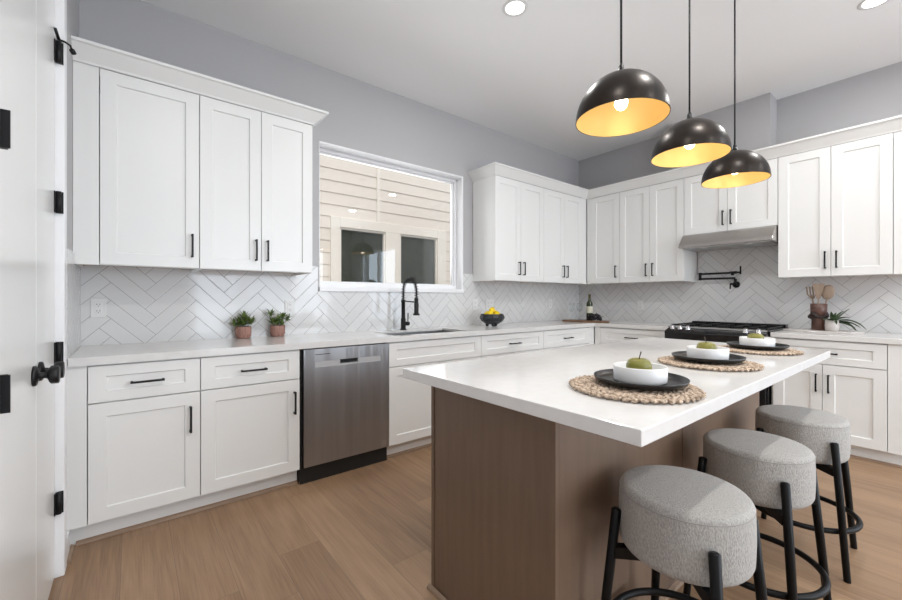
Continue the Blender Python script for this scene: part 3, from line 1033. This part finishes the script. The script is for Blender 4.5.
# ------------------------------------------------------------ pendants
def make_pendant():
    r = thing('pendant_lamp', (0, 0, 0), '', 'lamp', 'pendant lamps over the island')
    Rr, H, ZR = .1737, .177, 1.909
    prof = [(Rr * math.cos(t_), H * math.sin(t_)) for t_ in [PI / 2 * i / 18 for i in range(19)]]
    prof[-1] = (.012, H)
    f = MB().lathe(prof, 64)
    f.build('lamp_shade', M['bronze'], r, solid=0)
    ins = [(a * .985, b_ - .0025 if b_ > .004 else 0.0) for a, b_ in prof]
    f = MB().lathe(ins + [(0, ins[-1][1])], 64)
    f.build('shade_lining', M['gold'], r)
    f = MB(); f.lathe([(Rr * .984, 0), (Rr * 1.001, -.0005), (Rr * 1.003, .002), (Rr * 1.001, .004)], 64)
    f.build('rim', M['bronze'], r)
    f = MB(); f.lathe([(.026, H - .004), (.021, H + .006), (.012, H + .014), (.010, H + .034), (.005, H + .044), (0, H + .044)], 20)
    f.build('cap', M['black'], r)
    MB().tube([(0, 0, H + .03), (0, 0, 3.086 - ZR - .02)], .0045, 8).build('cord', M['black'], r)
    MB().lathe([(0, 0), (.06, 0), (.06, -.018), (.05, -.024), (0, -.024)], 28, c=(0, 0, 3.086 - ZR)).build('ceiling_canopy', M['black'], r)
    MB().tube([(0, 0, H - .006), (0, 0, .108)], .018, 14).build('socket', M['black'], r)
    MB().ball((0, 0, .066), .026, 16, sc=(1, 1, 1.15)).build('bulb', M['bulb'], r)
    return r


pend = make_pendant()
PL = [(-3.103, 'aged bronze dome pendant with gold lining, nearest and largest of three'),
      (-2.367, 'aged bronze dome pendant with gold lining, middle of the three'),
      (-1.626, 'aged bronze dome pendant with gold lining, furthest of three, before hood cabinet')]
for i, (x, lab) in enumerate(PL):
    x = CX + (x - CX) * .90
    o = pend if i == 0 else copy_tree(pend)
    o.location = (x, -2.387, 1.909)
    o['label'] = lab
    l = bpy.data.lights.new('pendant_glow', 'POINT'); l.energy = 0.8; l.color = (1, .82, .62); l.shadow_soft_size = .03
    lo = bpy.data.objects.new('pendant_glow', l); COL.objects.link(lo); lo.parent = o; lo.location = (0, 0, .030)

# ------------------------------------------------------------ recessed lights
for i, (x, y) in enumerate(CANS):
    if i < 2:
        r = thing('recessed_ceiling_light', (x, y, ZC), ['round recessed ceiling light above the sink side, left of the pendants', 'round recessed ceiling light at the upper right above the range side'][i], 'ceiling light')
    else:
        r = thing('recessed_ceiling_light', (x, y, ZC), 'round recessed ceiling light outside the view', 'ceiling light', 'recessed lights behind the camera')
    MB().lathe([(.060, -.002), (.064, -.005), (.080, -.004), (.082, 0)], 40).build('trim_ring', M['outlet'], r)
    MB().lathe([(0, -.0025), (.0605, -.0025)], 40).build('diffuser', M['led'], r)
    l = bpy.data.lights.new('can_light', 'AREA'); l.shape = 'DISK'; l.size = .12; l.energy = CAN_POWER; l.color = (1, .98, .95)
    lo = bpy.data.objects.new('can_light', l); COL.objects.link(lo); lo.parent = r; lo.location = (0, 0, -.012)


# ------------------------------------------------------------ bar stools
def make_stool():
    r = thing('bar_stool', (0, 0, 0), '', 'stool', 'counter stools at the island')
    R0, zt, zb = .1715, .646, .455
    e = .030
    pr2 = [(0, zb)]
    for i in range(7):
        a = -PI / 2 + PI / 2 * i / 6
        pr2.append((R0 - e + e * math.cos(a), zb + e + e * math.sin(a)))
    for i in range(5):
        pr2.append((R0 + .002 * math.sin(PI * (i + 1) / 6), zb + e + (zt - zb - 2 * e) * (i + 1) / 6))
    e2 = .021
    for i in range(8):
        a = PI / 2 * i / 7
        pr2.append((R0 - e2 + e2 * math.cos(a), zt - e2 + e2 * math.sin(a) - .004))
    pr2 += [(R0 * .7, zt + .001), (R0 * .35, zt + .003), (0, zt + .004)]
    MB().lathe(pr2, 64).build('seat', M['fabric'], r)
    ring = [((R0 - .0005) * math.cos(a), (R0 - .0005) * math.sin(a), zt - .023) for a in [2 * PI * k / 64 for k in range(64)]]
    MB().tube(ring, .0015, 6, closed=True).build('seam', M['piping'], r)
    for k in range(4):
        a = PI / 4 + k * PI / 2
        ca, sa = math.cos(a), math.sin(a)
        def pt(rr, z): return (rr * ca, rr * sa, z)
        rt, rf = .1855, .245
        pts = [pt(rt - .001, .566), pt(rt, .562), pt(rt + (rf - rt) * .5, .290), pt(rf, .004), pt(rf, 0)]
        MB().tube(pts, [.008, .0138, .0138, .0122, .0118], 14).build('leg', M['blackw'], r)
    f = MB()
    for k in range(2):
        a = PI / 4 + k * PI / 2
        ca, sa = math.cos(a), math.sin(a)
        n_ = Vector((-sa, ca, 0)) * .014
        dd = Vector((ca, sa, 0))
        pts = []
        for s_ in (-1, 1):
            c_ = dd * s_ * .193
            pts.append([c_ - n_ + Vector((0, 0, .421 + .001 * k)), c_ + n_ + Vector((0, 0, .421 + .001 * k)), c_ + n_ + Vector((0, 0, .4545)), c_ - n_ + Vector((0, 0, .4545))])
        f.prism(pts)
    f.build('seat_brace', M['blackw'], r)
    ring = [(.2015 * math.cos(a), .2015 * math.sin(a), .188) for a in [2 * PI * k / 72 for k in range(72)]]
    MB().tube(ring, .0115, 12, closed=True).build('foot_ring', M['blackw'], r)
    return r


st = make_stool()
ST = [(-3.497, -2.704, -2, 'grey upholstered round bar stool with black legs, nearest the camera'),
      (-2.855, -2.722, -5, 'grey upholstered round bar stool with black legs, middle of the row'),
      (-2.205, -2.739, 3, 'grey upholstered round bar stool with black legs, furthest, by the range')]
for i, (x, y, rz, lab) in enumerate(ST):
    o = st if i == 0 else copy_tree(st)
    o.location = (CX + (x - CX) * .972, CY + (y - CY) * .972, 0); o.rotation_euler = (0, 0, math.radians(rz)); o['label'] = lab


# ------------------------------------------------------------ place settings
def make_mat():
    f = MB()
    rnd = random.Random(3)
    rows = [.012, .035, .059, .083, .107, .131, .155, .176]
    for ri, r in enumerate(rows):
        last = ri == len(rows) - 1
        n = max(6, int(2 * PI * r / .0225))
        for s_ in (-1, 1):
            for k in range(n):
                a = 2 * PI * (k + (0.5 if s_ > 0 else 0)) / n
                rr = r + s_ * .0056
                f.ball((rr * math.cos(a), rr * math.sin(a), .0070 + rnd.uniform(-.0008, .0012)), 1, 6, rot=(0, rnd.uniform(-.2, .2), a + PI / 2 + s_ * .62),
                       sc=(.0150, .0068, .0056))
    return f


PS = [(-3.590, -2.590), (-2.885, -2.555), (-2.195, -2.552)]
ORD = ['nearest the island corner', 'in the middle of the row', 'furthest along the island toward the range']
mt = tag(make_mat().build('braided_placemat', M['straw']), '', 'placemat', 'round braided placemats on the island')
pl = MB().lathe([(0, 0), (.07, 0), (.075, .002), (.118, .004), (.1325, .012), (.1365, .021), (.1355, .0225), (.134, .0215), (.128, .011), (.118, .0075), (.07, .0065), (0, .0065)], 56).build('dinner_plate', M['plate'])
tag(pl, '', 'plate', 'black plates on the placemats')
bw = MB().lathe([(0, 0), (.070, 0), (.0755, .003), (.077, .010), (.078, .047), (.0765, .0495), (.0745, .047), (.073, .012), (.068, .007), (0, .006)], 56).build('serving_bowl', M['bowl'])
tag(bw, '', 'bowl', 'white bowls on the black plates')
ap = thing('green_apple', (0, 0, 0), '', 'apple', 'apples in the white bowls')
f = MB().lathe([(0, .004), (.010, .001), (.021, .004), (.031, .015), (.0375, .032), (.037, .047), (.031, .059), (.019, .065), (.010, .063), (.004, .056), (0, .054)], 32,
               fn=lambda a, z: 1 + .02 * math.cos(5 * a) * (1 - z / .06))
f.build('fruit', M['apple'], ap)
MB().tube([(0, 0, .053), (.002, -.001, .068), (.007, -.004, .086)], [.0012, .0014, .0022], 7).build('stem', M['stem'], ap)
mats_z = .914
for i, (x, y) in enumerate(PS):
    o = mt if i == 0 else copy_tree(mt)
    o.location = (x + .004, y - .006, mats_z + .0006); o.rotation_euler = (0, 0, i * 1.1)
    o['label'] = 'round braided seagrass placemat on the island, ' + ORD[i]
    o = pl if i == 0 else copy_tree(pl)
    px, py = [(-3.552, -2.600), (-2.862, -2.553), (-2.166, -2.553)][i]
    o.location = (px, py, .9288); o['label'] = 'round black plate on a braided placemat, ' + ORD[i]
    o = bw if i == 0 else copy_tree(bw)
    o.location = (px + .001, py, .9356); o['label'] = 'low white bowl on a black plate, ' + ORD[i]
    o = ap if i == 0 else copy_tree(ap)
    o.location = (px + .002 - .008 * (i == 2), py + .004, .9412); o.rotation_euler = (0, 0, i * 2.0)
    o['label'] = ['green apple with upright stem in the nearest white bowl', 'green apple in the middle white bowl', 'yellow-green apple in the white bowl nearest the range'][i]


# ------------------------------------------------------------ potted succulents
def pot_plant(x, y, seed, label, spread):
    r = thing('potted_plant', (x, y, .914), label, 'plant')
    rnd = random.Random(seed)
    f = MB().lathe([(0, 0), (.040, 0), (.046, .004), (.050, .02), (.0515, .078), (.0485, .082), (.046, .078), (.046, .066), (0, .066)], 80,
                   fn=lambda a, z: 1 + (.018 * math.cos(20 * a) if .005 < z < .08 else 0))
    f.build('pot', M['terracotta'], r)
    MB().lathe([(0, .068), (.0458, .068)], 24).build('soil', M['soil'], r)
    f = MB()
    for (hx_, hy_, hz_, n) in spread:
        base = Vector((hx_, hy_, .078 + hz_))
        f.tube([(hx_ * .3, hy_ * .3, .066), tuple(base)], .0022, 6)
        for k in range(n):
            a = 2.4 * k + rnd.random()
            el = rnd.uniform(.1, 1.2)
            d = Vector((math.cos(a) * math.cos(el), math.sin(a) * math.cos(el), math.sin(el)))
            f.leaf(base - Vector((0, 0, rnd.uniform(0, .02))), d, rnd.uniform(.045, .070), rnd.uniform(.011, .016), .3, 4)
    o = f.build('foliage', M['leaf'], r, recalc=False)
    for v in o.data.vertices:      # keep the leaves clear of the tile behind
        lim = -y - .010
        if v.co.y > lim: v.co.y = lim
    return r


pot_plant(-4.180, -.070, 3, 'small succulent in pink ribbed pot, left of the pair', [(-.03, 0, .035, 22), (.02, .0, .055, 24), (.045, -.02, .035, 26), (-.005, -.03, .03, 26), (0, .01, .02, 22), (-.055, -.01, .025, 22), (.0, -.01, .075, 20)])
pot_plant(-3.950, -.072, 9, 'small succulent in pink ribbed pot, right one with two tufts', [(-.05, 0, .09, 24), (.0, -.02, .05, 26), (.035, 0, .065, 22), (.065, -.01, .05, 16), (-.02, -.03, .03, 18), (.0, .0, .03, 20), (.02, -.03, .02, 16), (-.04, 0, .03, 14)])

# ------------------------------------------------------------ lemon bowl
bx, by = -1.915, -.262
fb = thing('fruit_bowl', (bx, by, .914), 'faceted black footed bowl holding lemons on the counter', 'bowl')
f = MB()
rr_ = [(.062, .020), (.112, .052), (.131, .085), (.116, .124), (.108, .124), (.122, .086), (.104, .058), (.055, .030)]
f.lathe([(0, .022)] + rr_ + [(0, .032)], 14)
o = f.build('bowl', M['bowlblack'], fb)
for p in o.data.polygons: p.use_smooth = False
for k in range(3):
    a = PI / 2 + 2 * PI * k / 3 + .5
    f = MB(); f.tube([(.052 * math.cos(a), .052 * math.sin(a), 0), (.05 * math.cos(a), .05 * math.sin(a), .032)], [.015, .021], 12)
    f.build('foot', M['bowlblack'], fb)
lm = thing('lemon', (0, 0, 0), '', 'lemon', 'lemons in the black bowl')
f = MB().lathe([(0, -.044), (.006, -.041), (.012, -.034), (.024, -.022), (.0345, 0), (.026, .022), (.012, .034), (.006, .040), (0, .043)], 24)
f.build('fruit', M['lemon'], lm)
MB().lathe([(0, .0), (.004, 0), (.0045, .003), (0, .0035)], 8, c=(0, 0, .0425)).build('stalk_end', M['leafdark'], lm)
LP = [(-.058, -.03, .118, 1.2, 0, .4, 'lemon at the left front of the black bowl'), (.02, -.052, .112, 1.4, .3, 2.0, 'lemon at the front centre of the black bowl'),
      (.063, .012, .118, 1.1, .2, 3.4, 'lemon on the right side of the black bowl'), (-.012, .055, .112, 1.4, 0, 1.0, 'lemon at the back of the black bowl, partly hidden'),
      (.004, .004, .152, .5, .5, .9, 'topmost lemon of the pile in the black bowl')]
for i, (x, y, z, a, b_, c_, lab) in enumerate(LP):
    o = lm if i == 0 else copy_tree(lm)
    o.location = (bx + x, by + y, .919 + z); o.rotation_euler = (a, b_, c_); o['label'] = lab

# ------------------------------------------------------------ corner board with bottle
BZ = .914
f = MB()
cb = thing('serving_board', (-.56, -.47, BZ), 'long walnut serving board on the counter in the corner', 'board', rz=math.radians(-83))
f.box(-.265, .225, -.085, .085, 0, .022)
f.build('board', M['walnut'], cb, bevel=.004)
f = MB(); f.box(.225, .285, -.02, .02, .001, .021)
f.build('handle', M['walnut'], cb, bevel=.004)
BT = BZ + .0222
wb_ = thing('wine_bottle', (-.487, -.475, BT), 'dark green wine bottle with cream label on the board', 'bottle')
MB().lathe([(0, 0), (.034, 0), (.0375, .004), (.0375, .185), (.034, .205), (.018, .232), (.0145, .25), (.014, .30), (.0155, .302), (.0155, .31), (0, .31)], 32).build('bottle_glass', M['bottle'], wb_)
MB().lathe([(.0379, .085), (.0379, .165)], 32).build('label', M['label'], wb_)
MB().lathe([(.0146, .255), (.0144, .299), (.0160, .301), (.0160, .3105), (0, .311)], 24).build('foil_capsule', M['foil'], wb_)


def wine_glass(x, y, lab, h=.19):
    g = thing('wine_glass', (x, y, BT), lab, 'glass', 'wine glasses on the corner board')
    MB().lathe([(0, 0), (.032, 0), (.033, .0015), (.006, .006), (.0035, .015), (.0035, .085), (.010, .095), (.030, .118), (.0365, .145), (.030, .205), (.029, .205), (.0352, .145), (.029, .1195), (.008, .098), (0, .096)], 28).build('glass', M['wineglass'], g)


wine_glass(-.600, -.300, 'clear stemmed wine glass on the board, nearer the corner')
wine_glass(-.560, -.385, 'clear stemmed wine glass on the board, next to the bottle')
gr = thing('grape_bunch', (-.545, -.575, BT), 'dark glossy bunch of fruit beside the wine bottle', 'fruit')
rnd = random.Random(5)
f = MB()
for k in range(64):
    t_ = rnd.uniform(-1, 1)
    w_ = (1 - t_ * t_ * .75)
    f.ball((rnd.uniform(-.035, .035) * w_, t_ * .085, .012 + rnd.random() * .072 * w_), .0135, 8)
f.build('berries', M['grape'], gr)
MB().tube([(0, -.07, .03), (0, -.10, .055), (.005, -.118, .045)], .003, 6).build('stalk', M['leafdark'], gr)

# ------------------------------------------------------------ right counter still life
f = MB()
pts = []
for k in range(22):
    a = 2 * PI * k / 22
    rr = 1 + .07 * math.sin(3 * a + 1) + .04 * math.sin(7 * a)
    pts.append((-.235 + .15 * rr * math.cos(a), -2.515 + .245 * rr * math.sin(a)))
f.prism([[(x, y, .9145) for x, y in pts], [(x, y, .927) for x, y in pts]])
tag(f.build('marble_board', M['marble'], bevel=.003), 'irregular grey marble board under the crock right of the range', 'board')
MBZ = .9273
cr = thing('utensil_crock', (-.225, -2.497, MBZ), 'brown crock with dark knotted band full of wooden utensils', 'crock')
MB().lathe([(0, 0), (.045, 0), (.048, .004), (.047, .10), (.049, .125), (.055, .13), (.055, .222), (.050, .225), (.047, .220), (.045, .02), (0, .018)], 32).build('crock_body', M['crock'], cr)
f = MB()
rnd = random.Random(2)
for k in range(34):
    a = 2 * PI * k / 34
    f.ball(((.054 + .006 * math.sin(5 * a)) * math.cos(a), (.054 + .006 * math.sin(5 * a)) * math.sin(a), .125 + .018 * math.sin(3 * a + .5)), .0125, 8, sc=(1, 1, rnd.uniform(.6, 1.3)))
    f.ball((.055 * math.cos(a + .1), .055 * math.sin(a + .1), .108 + .012 * math.cos(4 * a)), .009, 6)
f.build('knotted_band', M['crockdark'], cr)


def utensil(kind, dx, dy, lean, az, lab):
    u = thing('wooden_' + kind, (-.225 + dx, -2.497 + dy, MBZ + .0185), lab, kind)
    u.rotation_euler = (0, lean, az)
    MB().tube([(0, 0, 0.004), (0, 0, .255)], [.0045, .0055], 8).build('shaft', M['spoonwood'], u)
    f = MB()
    if kind == 'spoon':
        f.ball((0, 0, .305), 1, 14, sc=(.044, .010, .064))
    elif kind == 'spatula':
        f.prism([[(-.0035, -.012, .25), (.0035, -.012, .25), (.0035, .012, .25), (-.0035, .012, .25)], [(-.002, -.040, .375), (.002, -.040, .375), (.002, .040, .375), (-.002, .040, .375)]])
    else:
        for s_ in (-1.5, -.5, .5, 1.5):
            f.tube([(s_ * .004, 0, .25), (s_ * .019, 0, .29), (s_ * .019, 0, .355)], .0060, 6)
    f.build('head', M['spoonwood'], u)
    return u


utensil('fork', .008, .016, .10, 1.6, 'wooden salad fork with slots leaning left in the crock')
utensil('spatula', -.012, .0, .03, 3.3, 'flat wooden spatula in the middle of the crock')
utensil('spoon', .010, -.016, .13, -1.5, 'rounded wooden spoon leaning right in the crock')

wp = thing('potted_plant', (-.285, -2.590, MBZ), 'small pale pot with long drooping green leaves beside the crock', 'plant')
MB().lathe([(0, 0), (.036, 0), (.044, .01), (.047, .045), (.043, .085), (.040, .088), (.038, .083), (.038, .07), (0, .07)], 32).build('pot', M['whitepot'], wp)
MB().lathe([(0, .071), (.0378, .071)], 20).build('soil', M['soil'], wp)
f = MB()
for (az, el, ln, wd, dr) in ((-80, 55, .15, .017, .2), (-95, 20, .17, .018, 1.1), (-85, 38, .22, .018, 1.9), (-100, 5, .14, .017, .8), (-60, 25, .20, .018, 2.1), (-150, 65, .10, .016, .5),
                             (160, 40, .11, .017, 1.0), (-160, 30, .12, .018, 1.2), (-20, 50, .10, .016, .8), (-120, 45, .13, .018, .9), (-40, 60, .13, .016, .6), (180, 70, .1, .016, .3), (-170, 45, .09, .016, .9)):
    a, e = math.radians(az), math.radians(el)
    f.leaf((0.01 * math.cos(a), .01 * math.sin(a), .07), (math.cos(a) * math.cos(e), math.sin(a) * math.cos(e), math.sin(e)), ln * 1.02, wd * 1.5, dr, 9, curl=.8)
o = f.build('foliage', M['leafdark'], wp, recalc=False)
for v in o.data.vertices:
    v.co.z = max(v.co.z, .006 + .004 * random.random())
    v.co.x = min(v.co.x, .20)

# ------------------------------------------------------------ outside: neighbouring house and side yard
nh = thing('neighbouring_house', (-1.8, 2.0, -.6), 'cream lap-sided house wall with windows seen through the kitchen window', 'house')
NX0, NX1 = -7.5, 7.0
f = MB()
EX = .1615
zz = -.6
z_first = 2.945 - 40 * EX
lines = [z_first + k * EX for k in range(19, 70)]
wx0, wx1, wz1, wz0 = -2.727, -.78, 2.299, .95
ox, oy, oz = nh.location
def lap(x0, x1, a, b_):
    f.prism([[(x0 - ox, -.014, a - oz), (x0 - ox, -.004, b_ - oz), (x0 - ox, .12, b_ - oz), (x0 - ox, .12, a - oz)],
             [(x1 - ox, -.014, a - oz), (x1 - ox, -.004, b_ - oz), (x1 - ox, .12, b_ - oz), (x1 - ox, .12, a - oz)]])
for z in lines:
    a, b_ = z, z + EX
    if b_ < -.55 or a > 5.2:
        continue
    if b_ <= wz0 or a >= wz1:
        lap(NX0, NX1, a, b_)
    else:
        lap(NX0, wx0 + .01, a, b_); lap(wx1 - .01, NX1, a, b_)
f.build('siding', M['siding'], nh)
MB().box(NX0 - ox, NX1 - ox, .13, .2, 0, 5.8).build('wall_backing', M['exttrim'], nh)
MB().box(-2.035 - ox, -1.985 - ox, -.026, -.004, wz1 - oz, 5.8).build('joint_batten', M['exttrim'], nh)
MB().box(NX0 - ox, NX1 - ox, -.45, .3, 5.78, 5.95).build('eave', M['exttrim'], nh)
wf = MB()
for (x0, x1, z0_, z1_) in ((wx0, -2.60, wz0, wz1), (-.955, wx1, wz0, wz1), (-2.60, -.955, 2.165, wz1), (-2.60, -.955, wz0, 1.03), (-1.90, -1.655, 1.03, 2.165)):
    wf.box(x0 - ox, x1 - ox, -.035, .1, z0_ - oz, z1_ - oz)
w1 = wf.build('window', M['exttrim'], nh, bevel=.004)
for (x0, x1) in ((-2.60, -1.90), (-1.655, -.955)):
    s = MB()
    for (a, b_, c, d) in ((x0, x0 + .025, 1.03, 2.165), (x1 - .025, x1, 1.03, 2.165), (x0 + .025, x1 - .025, 1.03, 1.055), (x0 + .025, x1 - .025, 2.14, 2.165)):
        s.box(a - ox, b_ - ox, -.015, .04, c - oz, d - oz)
    s.build('sash', M['exttrim'], w1)
    MB().box(x0 + .02 - ox, x1 - .02 - ox, .02, .03, 1.05 - oz, 2.145 - oz).build('pane', M['extglass'], w1)
yard = MB().box(-9, 8, .16, 1.97, -.7, -.6).build('side_yard', M['gravel'])
tag(yard, 'gravel strip between the two houses below the kitchen window', 'ground', kind='structure')
